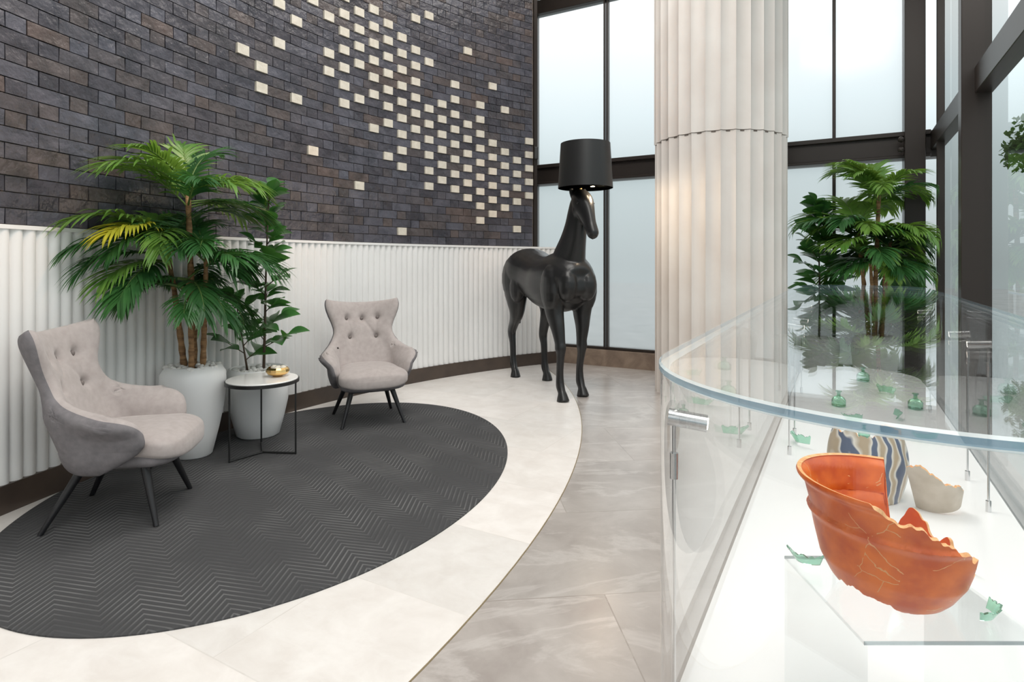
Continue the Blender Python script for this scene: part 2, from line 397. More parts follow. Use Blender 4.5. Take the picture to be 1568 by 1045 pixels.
# ------------------------------------------------------------ foliage
def leafmat(name,c1,c2,rough=.38):
    m=mat(name,c1,rough,spec=.45); noisy(m,c1,c2,6,2)
    nt=m.node_tree; p=nt.nodes['Principled BSDF']; out=[x for x in nt.nodes if x.type=='OUTPUT_MATERIAL'][0]
    t=N(m,'ShaderNodeBsdfTranslucent'); t.inputs[0].default_value=(min(1,c2[0]*1.6),min(1,c2[1]*1.5),c2[2],1)
    mx=N(m,'ShaderNodeMixShader'); mx.inputs[0].default_value=.25; L(m,p.outputs[0],mx.inputs[1]); L(m,t.outputs[0],mx.inputs[2]); L(m,mx.outputs[0],out.inputs['Surface'])
    return m
M_leafD=leafmat('palm_leaf_dark',(.018,.08,.028),(.055,.17,.045))
M_leafL=leafmat('palm_leaf_light',(.08,.21,.035),(.20,.35,.07))
M_leafY=leafmat('palm_leaf_yellow',(.30,.36,.03),(.72,.60,.06))
M_rub=leafmat('rubber_leaf',(.025,.10,.03),(.07,.21,.05),.28)
M_stem=noisy(mat('palm_trunk',(.3,.16,.07),.7),(.16,.08,.035),(.45,.26,.12),12,stretch=(1,1,4),bump=.6,bscale=40)
M_stemg=mat('green_stem',(.12,.2,.05),.5)
M_twig=mat('brown_twig',(.09,.06,.04),.7)
def clampw(p,lim=RW-.07):
    v=Vector((p[0],p[1]))-CW
    if v.length>lim: v=v.normalized()*lim; return Vector((CW.x+v.x,CW.y+v.y,p[2]))
    return Vector(p)
def clampr(p):
    p=Vector(p); a=p.dot(D); n=p.dot(Nn)
    a=min(a,AW-.10); n=min(n,NR-.02)
    if p.z<1.12: a=max(a,6.06)
    q=AN(a,n,p.z); d=Vector((q.x-colx[0],q.y-colx[1]))
    if d.length<.67: d=d.normalized()*.67; q=Vector((colx[0]+d.x,colx[1]+d.y,q.z))
    return q
def frond(mb,base,az,el,length,droop,mi,cl,nl=20,lw=.0125,ll=.32):
    pts=[];p=Vector(base);n=14;e=el
    for i in range(n+1):
        pts.append(p.copy())
        d=Vector((math.cos(az)*math.cos(e),math.sin(az)*math.cos(e),math.sin(e)))
        p=p+d*length/n; e-=droop/n*(.4+1.2*i/n)
    mb.tube([cl(q) for q in pts],[.006*(1-.75*i/n)+.001 for i in range(n+1)],5,mi=3)
    for i in range(nl):
        t=.2+.8*i/(nl-1)
        f=t*n; k=min(int(f),n-1); q=pts[k].lerp(pts[k+1],f-k); T=(pts[k+1]-pts[k]).normalized()
        side=T.cross(Vector((0,0,1))).normalized(); upv=side.cross(T).normalized()
        prof=(math.sin(PI*min(1,(t-.10)*.95))**.6)*.8+.2 if t<1 else .5
        l=ll*prof*random.uniform(.85,1.1)*length/.6
        for sg in (-1,1):
            d=(side*sg*(.85-.5*t)+T*(.45+.6*t)+upv*random.uniform(.05,.3)).normalized()
            wv=d.cross(upv).normalized(); m=5; vs=[]
            pp=q.copy(); dd=d.copy()
            for j in range(m+1):
                w=lw*(0.35,1,1,.8,.5,.03)[j]*length/.6
                vs+= [cl(pp-wv*w),cl(pp+Vector((0,0,-.3*w))),cl(pp+wv*w)]
                pp=pp+dd*l/m; dd=(dd+Vector((0,0,-.19))).normalized()
            fs=[]
            for j in range(m):
                fs+= [(3*j,3*j+1,3*j+4,3*j+3),(3*j+1,3*j+2,3*j+5,3*j+4)]
            mb.add(vs,fs,mi)
def pebbles(c,r,z,n=90):
    mb=MB()
    for i in range(n):
        rr=r*math.sqrt(random.random()); q=random.random()*2*PI; s=random.uniform(.012,.026)
        mb.ell((c[0]+rr*math.cos(q),c[1]+rr*math.sin(q),z+random.uniform(0,.018)*(1.5-rr/r)),(s,s*.9,s*.75),8)
    return mb
def palm(loc,potr,poth,stems,cl,potprof,ll=.32):
    e=empty('potted_palm',loc)
    W=Vector(loc)
    mb=MB(); mb.revolve(potprof,(0,0,0),56); mb.obj('pot',M_pot,e,smooth=True,angle=50)
    pebbles((0,0),potr*.80,poth-.012).obj('pebbles',M_peb,e,smooth=True)
    st=MB(); fm=MB()
    for s in stems:
        pts=[(W+Vector(q)) for q in s['pts']]
        rad=[s['r']*(1-.35*i/(len(pts)-1)) for i in range(len(pts))]
        fine=[];fr_=[]
        for i in range(len(pts)-1):
            for k in range(6):
                t=k/6; fine.append(pts[i].lerp(pts[i+1],t)); fr_.append((rad[i]*(1-t)+rad[i+1]*t)*(1+.10*((k%2)*2-1)))
        fine.append(pts[-1]); fr_.append(rad[-1])
        st.tube([cl(p) for p in fine],fr_,10)
        top=pts[-1]
        for (az,el,ln,dr,mi,dz) in s['fr']:
            frond(fm,top+Vector((0,0,dz)),az,el,ln,dr,mi,cl,ll=ll,lw=s.get('lw',.0125))
    st.obj('trunks',M_stem,e,smooth=True,off=W)
    fm.obj('fronds',[M_leafD,M_leafL,M_leafY,M_stemg],e,smooth=True,off=W)
    return e
def rubber(loc,potr,poth,stems,cl,potprof):
    e=empty('potted_rubber_plant',loc); W=Vector(loc)
    mb=MB(); mb.revolve(potprof,(0,0,0),56); mb.obj('pot',M_pot,e,smooth=True,angle=50)
    pebbles((0,0),potr*.80,poth-.02).obj('pebbles',M_peb,e,smooth=True)
    st=MB(); lf=MB()
    def leaf(p,d,l,w):
        d=d.normalized(); s=d.cross(Vector((0,0,1)))
        if s.length<.05: s=Vector((1,0,0))
        s.normalize(); 
        s=(Matrix.Rotation(random.uniform(-.7,.7),3,d)@s).normalized()
        u=s.cross(d).normalized(); vs=[];m=8
        for j in range(m+1):
            t=j/m; ww=w*(.06,.42,.74,.95,1,.93,.72,.40,.03)[j]; q=p+d*l*t+Vector((0,0,-.3*l*t*t))
            vs+= [cl(q-s*ww+u*ww*.3),cl(q),cl(q+s*ww+u*ww*.3)]
        fs=[]
        for j in range(m): fs+= [(3*j,3*j+1,3*j+4,3*j+3),(3*j+1,3*j+2,3*j+5,3*j+4)]
        lf.add(vs,fs)
    for s in stems:
        pts=[W+Vector(q) for q in s['pts']]
        st.tube([cl(p) for p in pts],[s['r']*(1-.6*i/(len(pts)-1)) for i in range(len(pts))],8)
        def along(t):
            f=t*(len(pts)-1); k=min(int(f),len(pts)-2); return pts[k].lerp(pts[k+1],f-k)
        nb=s['nb']
        for i in range(nb):
            t=s['t0']+(1-s['t0'])*i/(nb-1); p=along(t); az=i*2.4+s.get('ph',0); bl=s['bl']*(1.1-.7*t)*random.uniform(.7,1.1)
            e1=.35+.65*t
            d=Vector((math.cos(az)*math.cos(e1),math.sin(az)*math.cos(e1),math.sin(e1)))
            q=p+d*bl; st.tube([cl(p),cl(q)],[.004,.0025],5)
            nk=s.get('nk',4)
            for k in range(nk):
                tt=.3+.7*k/(nk-1); pp=p.lerp(q,tt); sd=d.cross(Vector((0,0,1))).normalized()*(1 if k%2 else -1)
                dd=(sd*.9+d*.7+Vector((0,0,random.uniform(-.1,.4)))) if k<nk-1 else d
                l=random.uniform(.16,.22)*s.get('ls',1)*(1.1-.25*t); leaf(pp,dd,l,l*.27)
        leaf(pts[-1],Vector((.3,.1,1)),.18,.045); leaf(pts[-1],Vector((-.4,-.2,1)),.16,.045)
    st.obj('stems',M_twig,e,smooth=True,off=W)
    lf.obj('leaves',M_rub,e,smooth=True,off=W)
    return e

def pprof(rt,rm,rb,h):
    return [(rb*.9,0),(rb,.01),(rb+(rm-rb)*.45,h*.28),(rb+(rm-rb)*.8,h*.52),(rm,h*.80),(rm*.985,h*.92),(rt,h),(rt-.012,h+.004),(rt-.022,h-.004),(rt-.03,h-.05),(0.0001,h-.05)]
R=random.uniform
def fr_set(n,el0,el1,l0,l1,ph=0,ymix=.0,lmix=.35):
    out=[]
    for i in range(n):
        az=ph+i*2.399; el=el0+(el1-el0)*((i*.618)%1)
        mi=1 if random.random()<lmix else 0
        if random.random()<ymix: mi=2
        out.append((az+R(-.2,.2),el,R(l0,l1),R(.9,1.6),mi,R(-.10,.03)))
    return out
random.seed(11)
L1=(-2.13,3.93,.0105)
stems=[
 dict(r=.022,pts=[(-.05,0,.5),(-.07,-.02,.75),(-.11,-.03,1.1),(-.16,-.05,1.42)],fr=fr_set(10,.1,1.2,.45,.60,.3,lmix=.25)+[(-1.9,.45,.60,1.0,1,.05),(-1.62,.34,.52,1.0,2,.04),(-2.2,.12,.56,.9,0,-.08),(-1.75,.05,.5,.9,1,-.12),(-1.5,-.1,.56,.9,0,-.12),(-2.0,.22,.58,.9,0,0)]),
 dict(r=.025,pts=[(0,.0,.5),(.0,0,.9),(-.01,-.02,1.3),(-.02,-.03,1.74)],fr=fr_set(12,.25,1.35,.42,.54,1.1,lmix=.6)+[(-1.8,.6,.6,1.2,1,0),(1.0,.5,.54,1.2,1,0),(.6,.2,.52,1.1,0,-.05)]),
 dict(r=.02,pts=[(.05,.02,.5),(.07,.0,.8),(.09,-.02,1.05),(.10,-.03,1.34)],fr=fr_set(13,0,1.1,.38,.50,2.0,lmix=.25)),
 dict(r=.02,pts=[(.02,-.06,.5),(.03,-.08,.75),(.02,-.10,1.16)],fr=fr_set(14,-.15,.7,.38,.50,.8,lmix=.15)),
]
palm(L1,.2,.6,stems,clampw,pprof(.165,.2,.115,.6))
L2=(-1.90,4.40,.0105)
rubber(L2,.22,.5,[dict(r=.012,pts=[(.04,0,.44),(.05,0,.8),(.06,0,1.3),(.08,0,1.80)],nb=20,t0=.20,bl=.20,nk=5),
                  dict(r=.009,pts=[(-.06,-.03,.44),(-.08,-.06,.65),(-.12,-.09,.98)],nb=7,t0=.3,bl=.18,ph=1)],clampw,pprof(.205,.225,.15,.5))
random.seed(5)
pr=AN(6.55,.27)
stems=[
 dict(lw=.017,r=.022,pts=[(-.05,0,.5),(-.09,-.02,.9),(-.13,.0,1.3),(-.16,-.0,1.62)],fr=fr_set(14,.0,1.2,.45,.6,.3,lmix=.6)),
 dict(lw=.017,r=.025,pts=[(0,.0,.5),(.0,0,1.0),(.01,-.02,1.5),(.02,-.03,1.95)],fr=fr_set(15,.2,1.35,.42,.52,1.1,lmix=.9)),
 dict(lw=.017,r=.02,pts=[(.05,.02,.5),(.07,.0,.8),(.10,-.02,1.15),(.13,-.03,1.5)],fr=fr_set(14,.0,1.1,.42,.58,2.0,lmix=.6)),
 dict(lw=.017,r=.02,pts=[(.02,-.06,.5),(.03,-.08,.85),(.03,-.10,1.3)],fr=fr_set(14,-.1,.7,.42,.52,.8,lmix=.4)),
 dict(lw=.017,r=.02,pts=[(-.03,-.04,.5),(-.06,-.08,.85),(-.10,-.08,1.42)],fr=fr_set(12,.0,.8,.42,.52,1.9,lmix=.6)),
]
palm((pr.x,pr.y,0),.2,.6,stems,clampr,pprof(.165,.2,.115,.6))
p2=AN(6.6,-.22)
rubber((p2.x,p2.y,0),.2,.55,[dict(r=.012,pts=[(.02,0,.5),(.03,0,.9),(.02,0,1.4),(.03,0,1.82)],nb=26,t0=.25,bl=.26,nk=5,ls=1.15)],clampr,pprof(.18,.2,.13,.55))

M_tree=leafmat('tree_foliage',(.02,.07,.02),(.08,.17,.04),.7)
tp=Vector((7.25,8.1,-.13)); e=empty('street_tree',tp)
b=MB(); b.tube([(0,0,0),(.05,0,1.3),(0,.05,2.6),(.0,0,3.2)],[.10,.07,.05,.03],10); b.obj('trunk',M_twig,e,smooth=True)
b=MB()
for i in range(1100):
    c=random.choice([(0,0,3.15,.38),(.3,.1,3.0,.35),(-.2,0,2.95,.25)])
    d=Vector((random.gauss(0,1),random.gauss(0,1),random.gauss(0,1))).normalized()*c[3]*random.random()**.4
    p=Vector(c[:3])+d; q=Vector((R(-1,1),R(-1,1),R(-1,1))).normalized(); s=q.cross(Vector((0,0,1))).normalized(); l=.10
    b.add([p,p+q*l*.5+s*.03,p+q*l,p+q*l*.5-s*.03],[(0,1,2,3)])
b.obj('foliage',M_tree,e)

# ------------------------------------------------------------ armchairs
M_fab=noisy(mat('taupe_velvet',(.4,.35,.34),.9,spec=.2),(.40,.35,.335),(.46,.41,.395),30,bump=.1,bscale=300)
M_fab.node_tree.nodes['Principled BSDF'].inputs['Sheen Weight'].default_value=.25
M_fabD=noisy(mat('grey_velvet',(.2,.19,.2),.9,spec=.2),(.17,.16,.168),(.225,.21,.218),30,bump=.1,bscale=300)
M_btn=mat('button',(.20,.17,.16),.8)
M_bwood=mat('black_wood',(.01,.01,.012),.4)
def interp(tab,x):
    if x<=tab[0][0]: return tab[0][1]
    for i in range(len(tab)-1):
        if x<=tab[i+1][0]:
            t=(x-tab[i][0])/(tab[i+1][0]-tab[i][0]); return tab[i][1]*(1-t)+tab[i+1][1]*t
    return tab[-1][1]
LT=[(.27,.34),(.31,.46),(.36,.55),(.42,.60),(.47,.615),(.505,.61),(.53,.59),(.548,.54),(.565,.46),(.585,.385),(.61,.325),(.65,.28),(.69,.262),(.73,.262),(.78,.282),(.83,.312),(.88,.338),(.92,.348),(.96,.335)]
def LL(z): return sum(interp(LT,z+d)*w for d,w in ((-.012,.25),(0,.5),(.012,.25)))
def sst(x,a,b_):
    t=max(0,min(1,(x-a)/(b_-a))); return t*t*(3-2*t)
def planU(s):
    wb=.15; r=.12; tm=math.radians(87)
    if s<wb: return s,-.015*(s/wb)**2
    if s<wb+r*tm:
        t=(s-wb)/r; return wb+r*math.sin(t),-.015-r*(1-math.cos(t))
    d=s-wb-r*tm; return wb+r*math.sin(tm)+math.cos(tm)*d, -.015-r*(1-math.cos(tm))-math.sin(tm)*d
def planB(s):
    Rr=.42; return Rr*math.sin(s/Rr), -Rr*(1-math.cos(s/Rr))
def chairS(u,v):
    z=.27+.69*v; s=abs(u*LL(z)); sg=1 if u>=0 else -1
    w=sst(z,.55,.70)
    a=planU(s); c=planB(s); x=a[0]*(1-w)+c[0]*w; y=a[1]*(1-w)+c[1]*w
    y+=.17+max(0,z-.40)*.40
    arm=max(0,min(1,(s-.30)/.20))*(1-w)
    x+=arm*(max(0,(z-.40))*.25+.060*sst(z,.46,.57))
    k=max(0,(.42-z)/.15); x*=1-.14*k*k; y-=.04*k*k*(1-arm)
    top=sst(v,.70,1.0)
    z+= top*(.042*abs(u)**2-.025)
    return Vector((sg*x,y,z))
def armchair(loc,rz):
    e=empty('armchair',loc,rz)
    nu,nv=96,90; inn=[];outp=[]
    bp=[(-.48,.77),(0,.76),(.48,.77),(-.40,.54),(.40,.54)]
    bpos=[chairS(x,y) for x,y in bp]
    segs=[(0,3),(1,3),(1,4),(2,4)]
    for j in range(nv+1):
        for i in range(nu+1):
            uu=-1+2*i/nu; v=j/nv
            u=math.sin(uu*PI/2*.999)*.35+uu*.65
            p=chairS(u,v); du=chairS(min(u+.01,1),v)-chairS(max(u-.01,-1),v); dv=chairS(u,min(v+.01,1))-chairS(u,max(v-.01,0))
            nrm=du.cross(dv).normalized()
            rim=(j==0 or j==nv or i in(0,nu))
            edge=1 if rim else max(abs(u),abs(2*v-1))
            th=(.040+.010*(1-sst(v,.38,.5)))*math.sqrt(max(0,1-edge**11))
            dm=0
            for q in bpos:
                d2=(p-q).length_squared; dm+=.030*math.exp(-d2/(.026**2))+.012*math.exp(-d2/(.06**2))
            for (a_,b_) in segs:
                A=bpos[a_];B=bpos[b_]; t=max(0,min(1,(p-A).dot(B-A)/(B-A).length_squared)); d2=(p-A.lerp(B,t)).length_squared
                dm+=.005*math.exp(-d2/(.014**2))
            if rim: dm=0
            back=sst(v,.38,.5)
            puff=.014*back*(1-abs(u)**3) if not rim else 0
            inn.append(p+nrm*(th+puff-dm))
            outp.append(p-nrm*th)
    W_=nu+1; off=len(inn)
    b=MB(); f1=[];f2=[]
    for j in range(nv):
        for i in range(nu):
            a=j*W_+i; f1.append((a,a+1,a+W_+1,a+W_)); f2.append((off+a,off+a+W_,off+a+W_+1,off+a+1))
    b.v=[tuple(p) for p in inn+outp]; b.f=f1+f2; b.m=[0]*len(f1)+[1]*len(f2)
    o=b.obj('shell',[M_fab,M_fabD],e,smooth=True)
    bm=bmesh.new(); bm.from_mesh(o.data); bmesh.ops.remove_doubles(bm,verts=bm.verts,dist=.0006); bmesh.ops.recalc_face_normals(bm,faces=bm.faces); bm.to_mesh(o.data); bm.free()
    b=MB()
    for (x,y),q in zip(bp,bpos):
        du=chairS(x+.01,y)-chairS(x-.01,y); dv=chairS(x,y+.01)-chairS(x,y-.01); nrm=du.cross(dv).normalized()
        b.ell(q+nrm*(.040+.013-.036),(.015,.011,.015),12)
    b.obj('buttons',M_btn,e,smooth=True)
    b=MB(); vs=[];fs=[];n=56;m=28
    def sp(x,e): return (1 if x>=0 else -1)*abs(x)**e
    for i in range(m+1):
        t=-PI/2+PI*i/m
        for k in range(n):
            q=2*PI*k/n
            x=.24*sp(math.cos(t),.35)*sp(math.cos(q),.6); y=-.095+.265*sp(math.cos(t),.35)*sp(math.sin(q),.6); z=.38+.06*sp(math.sin(t),.55)
            fx=max(0,-(y+.18)/.2); z-=.045*fx*fx
            x*=1+.22*sst(-y,.12,.29)
            z+=.018*(1-(x/.27)**2) if z>.38 else 0
            vs.append((x,y,z))
    for i in range(m):
        for k in range(n): fs.append((i*n+k,i*n+(k+1)%n,(i+1)*n+(k+1)%n,(i+1)*n+k))
    b.add(vs,fs); b.obj('seat_cushion',M_fab,e,smooth=True)
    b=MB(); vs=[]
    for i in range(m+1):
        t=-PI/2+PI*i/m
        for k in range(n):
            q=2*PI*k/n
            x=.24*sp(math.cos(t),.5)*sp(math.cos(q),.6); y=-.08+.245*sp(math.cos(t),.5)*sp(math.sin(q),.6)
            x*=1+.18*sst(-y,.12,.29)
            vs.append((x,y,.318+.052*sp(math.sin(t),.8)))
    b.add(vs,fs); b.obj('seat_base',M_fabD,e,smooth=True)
    b=MB()
    for sx in(-1,1):
        for (y0,y1) in ((-.16,-.25),(.10,.25)):
            b.tube([(sx*.15,y0,.30),(sx*.245,y1,.0)],[.023,.012],12)
        b.box((sx*.155,-.03,.275),(.03,.34,.03))
    b.box((0,-.18,.27),(.36,.035,.03)); b.box((0,.12,.27),(.36,.035,.03))
    b.obj('legs',M_bwood,e,smooth=True,angle=40)
    return e
armchair((-2.03,3.06,.0105),math.radians(101.5))
armchair((-1.19,4.86,.0105),math.radians(24))

# ------------------------------------------------------------ side table + bowl
e=empty('side_table',(-1.685,3.97,.0105))
b=MB(); r=.232
b.revolve([(r-.004,.478),(r+.002,.478),(r+.002,.500),(r-.004,.500),(r-.004,.478)],n=56)
for adeg in (-125,-5,115):
    a=math.radians(adeg); x,y=r*math.cos(a),r*math.sin(a)
    b.tube([(x,y,0),(x,y,.49)],.006,8); b.tube([(0,0,.008),(x,y,.008)],.0065,8)
    b.tube([(0,0,.484),(x,y,.484)],.005,8)
b.obj('frame',M_black,e,smooth=True,angle=40)
b=MB(); b.revolve([(.0001,.492),(r-.006,.492),(r-.005,.496),(r-.005,.504),(r-.008,.507),(.0001,.507)],n=48); b.obj('top',mat('white_marble_top',(.85,.84,.82),.12),e,smooth=True,angle=40)
e=empty('gold_bowl',(-1.61,4.04,.518))
b=MB(); b.revolve([(.03,0),(.035,.004),(.066,.018),(.078,.034),(.074,.05),(.064,.062),(.060,.062),(.070,.048),(.073,.034),(.062,.022),(.0001,.012)],n=14); b.obj('bowl',M_gold,e)
b=MB()
for (x,y) in ((.0,.0),(.032,.01),(-.03,.015),(.005,-.03)): b.ell((x,y,.052),(.026,.026,.022),12)
b.obj('ornaments',mat('pale_stone',(.7,.65,.55),.4),e,smooth=True)

# ------------------------------------------------------------ horse lamp
M_horse=mat('black_satin_lacquer',(.010,.010,.0105),.36,spec=.45,**{'Coat Weight':.15,'Coat Roughness':.2})
hd=Vector((.35,-.937,0)).normalized()
e=empty('horse_floor_lamp',(.20,6.6,0),math.atan2(hd.y,hd.x))
b=MB()
b.loft([(-.31,0,1.22,.05,.06),(-.26,0,1.20,.17,.17),(-.13,0,1.19,.27,.25),(.05,0,1.19,.285,.265),(.25,0,1.15,.25,.25),(.45,0,1.10,.25,.27),(.65,0,1.09,.265,.285),(.85,0,1.11,.255,.30),(1.02,0,1.13,.235,.275),(1.15,0,1.12,.20,.21),(1.22,0,1.10,.13,.12),(1.25,0,1.10,.04,.04)],n=32)
b.ell((.90,0,1.33),(.20,.10,.12),20)
b.loft([(.92,0,1.15,.18,.25),(1.00,0,1.32,.145,.225),(1.08,0,1.48,.108,.185),(1.14,0,1.62,.090,.155),(1.18,0,1.76,.080,.13),(1.20,0,1.86,.070,.10),(1.205,0,1.93,.045,.06)],n=28)
for sy in(-1,1):
    b.ell((1.16,sy*.10,1.09),(.12,.095,.16),18)
    b.ell((.99,sy*.19,1.05),(.15,.09,.23),18)
    b.ell((-.05,sy*.17,1.12),(.2,.13,.26),18)
    b.ell((.12,sy*.20,1.02),(.10,.08,.16),14)
b.loft([(1.17,0,1.93,.045,.045),(1.215,0,1.905,.078,.085),(1.275,0,1.86,.092,.108),(1.33,0,1.79,.082,.110),(1.38,0,1.715,.064,.090),(1.425,0,1.645,.052,.070),(1.46,0,1.59,.052,.064),(1.487,0,1.55,.050,.056),(1.505,0,1.52,.028,.034)],n=24)
for sy in(-1,1):
    b.ell((1.25,sy*.04,1.79),(.07,.042,.08),16)
    b.ell((1.335,sy*.068,1.865),(.024,.018,.016),10)
    b.ell((1.485,sy*.034,1.575),(.022,.018,.024),10)
b.ell((1.45,0,1.54),(.034,.034,.028),10)
for sy in(-1,1):
    b.loft([(1.185,sy*.05,1.91,.022,.028),(1.18,sy*.062,1.96,.024,.024),(1.185,sy*.07,2.01,.016,.015),(1.195,sy*.072,2.05,.004,.004)],n=12)
b.loft([(1.13,0,1.93,.02,.03),(1.085,0,1.80,.026,.045),(1.02,0,1.65,.026,.05),(.93,0,1.50,.028,.05),(.82,0,1.38,.02,.03)],n=12)
def fleg(x,y):
    b.loft([(.97,y*1.05,1.14,.09,.14),(.97,y*1.15,.98,.095,.135),(.97+(x-1)*.2,y*1.1,.82,.085,.11),(1.0+(x-1)*.45,y*1.05,.68,.065,.080),(1.01+(x-1)*.7,y,.55,.050,.060),(1.015+(x-1)*.78,y,.49,.052,.058),(1.01+(x-1)*.85,y,.42,.038,.045),(x-.02,y,.28,.033,.040),(x-.02,y,.18,.037,.045),(x-.01,y,.13,.040,.048),(x+.02,y,.085,.037,.041),(x+.035,y,.06,.045,.048),(x+.05,y,.0,.062,.068)],n=20)
fleg(1.10,-.135); fleg(.96,.145)
def hleg(x,y):
    b.loft([(-.06,y*.9,1.20,.12,.17),(.0+x*.3,y*1.15,1.02,.125,.20),(.06+x*.5,y*1.2,.87,.105,.155),(.06+x*.6,y*1.15,.75,.08,.11),(-.02+x*.8,y*1.05,.63,.054,.075),(x-.08,y,.53,.046,.066),(x-.085,y,.47,.044,.058),(x-.06,y,.38,.036,.045),(x-.045,y,.22,.034,.042),(x-.035,y,.14,.040,.049),(x-.0,y,.09,.037,.041),(x+.02,y,.06,.045,.049),(x+.03,y,.0,.060,.065)],n=20)
hleg(-.14,-.13); hleg(.16,.13)
b.loft([(-.24,0,1.36,.03,.03),(-.31,0,1.32,.04,.04),(-.35,0,1.18,.05,.045),(-.355,0,.95,.055,.05),(-.345,0,.75,.045,.04),(-.335,0,.58,.02,.02)],n=14)
ho=b.obj('horse_body',M_horse,e,smooth=True); fixn(ho)
rm=ho.modifiers.new('rm','REMESH'); rm.mode='VOXEL'; rm.voxel_size=.009; rm.use_smooth_shade=True
sm=ho.modifiers.new('sm','SMOOTH'); sm.factor=.5; sm.iterations=4
b=MB()
for sy in(-1,1): b.ell((1.338,sy*.080,1.84),(.017,.010,.014),12)
b.obj('eyes',mat('eye',(.005,.005,.005),.05),e,smooth=True)
b=MB(); sx=1.27; sy_=.035
b.revolve([(.252,1.985),(.228,2.395),(.2265,2.395),(.2505,1.985),(.252,1.985)],(sx,sy_,0),64)
sh=b.obj('lampshade',M_black,e,smooth=True,angle=40)
b=MB(); b.revolve([(.2485,1.987),(.2245,2.393)],(sx,sy_,0),64); b.f=[f for f in b.f if len(f)==4]; b.m=b.m[:len(b.f)]
b.obj('shade_lining',mat('gold_lining',(.6,.36,.16),.4,.6),e,smooth=True)
b=MB(); b.tube([(1.21,0,1.90),(1.235,0,1.98),(sx,sy_,2.06),(sx,sy_,2.38)],.013,10)
for k_ in range(3):
    a=2*PI*k_/3; b.tube([(sx,sy_,2.37),(sx+.225*math.cos(a),sy_+.225*math.sin(a),2.385)],.004,6)
b.tube([(1.215,0,1.93),(1.225,0,1.965)],[.035,.028],14)
b.tube([(sx,sy_,2.10),(sx+.13,sy_,2.07)],[.009,.009],8)
b.obj('lamp_stem',M_gold,e,smooth=True)
M_bulb=bpy.data.materials.new('bulb_glow'); M_bulb.use_nodes=True
_p=M_bulb.node_tree.nodes['Principled BSDF']; _p.inputs['Emission Color'].default_value=(1,.78,.5,1); _p.inputs['Emission Strength'].default_value=60
b=MB(); b.ell((sx+.14,sy_,2.03),(.045,.045,.05),16); b.ell((sx-.09,sy_,2.06),(.035,.035,.045),16); b.obj('bulbs',M_bulb,e,smooth=True)
ld=bpy.data.lights.new('lamp_light','POINT'); ld.energy=32; ld.color=(1,.78,.55); ld.shadow_soft_size=.06
lo=bpy.data.objects.new('lamp_light',ld); scene.collection.objects.link(lo); lo.parent=e; lo.location=(sx+.15,sy_+.08,1.99)

e=empty('wall_speaker',WP(PHB+.012,RW-.06,2.68))
b=MB(); b.box((0,0,0),(.05,.05,.16)); o=b.obj('housing',M_black,e); bevel(o,.01,2)

# ------------------------------------------------------------ display case
CN=.12; CR=.466; A0=1.326; A1=5.55; ZF=.38
def stad(inset,z,n=40):
    r=CR-inset; out=[]
    for i in range(n+1):
        q=PI+PI*i/n
        out.append(AN(A0+r*math.sin(q),CN+r*math.cos(q),z))
    for i in range(n+1):
        q=PI*i/n
        out.append(AN(A1+r*math.sin(q),CN+r*math.cos(q),z))
    return out
cl=AN(3.4,CN,0)
case=empty('display_case',cl)
M_acr=glass_mat('acrylic',(.99,.993,.993),1.42)
M_edge=bpy.data.materials.new('acrylic_edge'); M_edge.use_nodes=True
def _e(m,col,f):
    p=m.node_tree.nodes['Principled BSDF']; p.inputs['Base Color'].default_value=(*col,1); p.inputs['Roughness'].default_value=.12
    out=[n for n in m.node_tree.nodes if n.type=='OUTPUT_MATERIAL'][0]
    t=N(m,'ShaderNodeBsdfTransparent'); t.inputs[0].default_value=(.9,.95,.97,1)
    mx=N(m,'ShaderNodeMixShader'); mx.inputs[0].default_value=f; L(m,t.outputs[0],mx.inputs[1]); L(m,p.outputs[0],mx.inputs[2]); L(m,mx.outputs[0],out.inputs['Surface'])
_e(M_edge,(.22,.38,.50),.75)
M_edgeL=bpy.data.materials.new('clear_edge'); M_edgeL.use_nodes=True; _e(M_edgeL,(.85,.92,.93),.5)
def ring(mb,i0,i1,z0,z1,mi_side=0,mi_edge=1):
    a=stad(i0,z0);b_=stad(i1,z0);c=stad(i1,z1);d=stad(i0,z1);n=len(a)
    fs=[]
    for i in range(n):
        j=(i+1)%n; fs+= [(i,j,3*n+j,3*n+i),(n+j,n+i,2*n+i,2*n+j)]
    mb.add(a+b_+c+d,fs,mi_side)
    fs=[]
    for i in range(n):
        j=(i+1)%n; fs+= [(3*n+i,3*n+j,2*n+j,2*n+i),(j,i,n+i,n+j)]
    mb.add(a+b_+c+d,fs,mi_edge)
TZ=1.10
b=MB(); ring(b,.003,.022,.02,TZ-.018); o=b.obj('side_panel',[M_acr,M_edgeL],case,smooth=True,off=cl,angle=50); fixn(o)
b=MB(); a=stad(.004,TZ-.019);a2=stad(0,TZ-.015);c2_=stad(0,TZ-.004);c=stad(.004,TZ); n=len(a)
b.add(c,[tuple(range(n))],0); b.add(a,[tuple(range(n))[::-1]],0)
b.add(a+a2,[(i,(i+1)%n,n+(i+1)%n,n+i) for i in range(n)],2)
b.add(a2+c2_,[(i,(i+1)%n,n+(i+1)%n,n+i) for i in range(n)],1)
b.add(c2_+c,[(i,(i+1)%n,n+(i+1)%n,n+i) for i in range(n)],2)
b.obj('top_panel',[M_acr,M_edge,M_edgeL],case,off=cl)
M_plinth=mat('white_plinth',(.92,.92,.91),.25)
b=MB()
for (ins,z0,z1) in ((.026,0,ZF-.03),(.05,ZF-.03,ZF)):
    a=stad(ins,z0);c=stad(ins,z1); n=len(a)
    b.add(a+c,[tuple(range(2*n))[n:],tuple(range(n))[::-1]]+[(i,(i+1)%n,n+(i+1)%n,n+i) for i in range(n)],0)
o=b.obj('plinth',M_plinth,case,smooth=True,off=cl,angle=40)
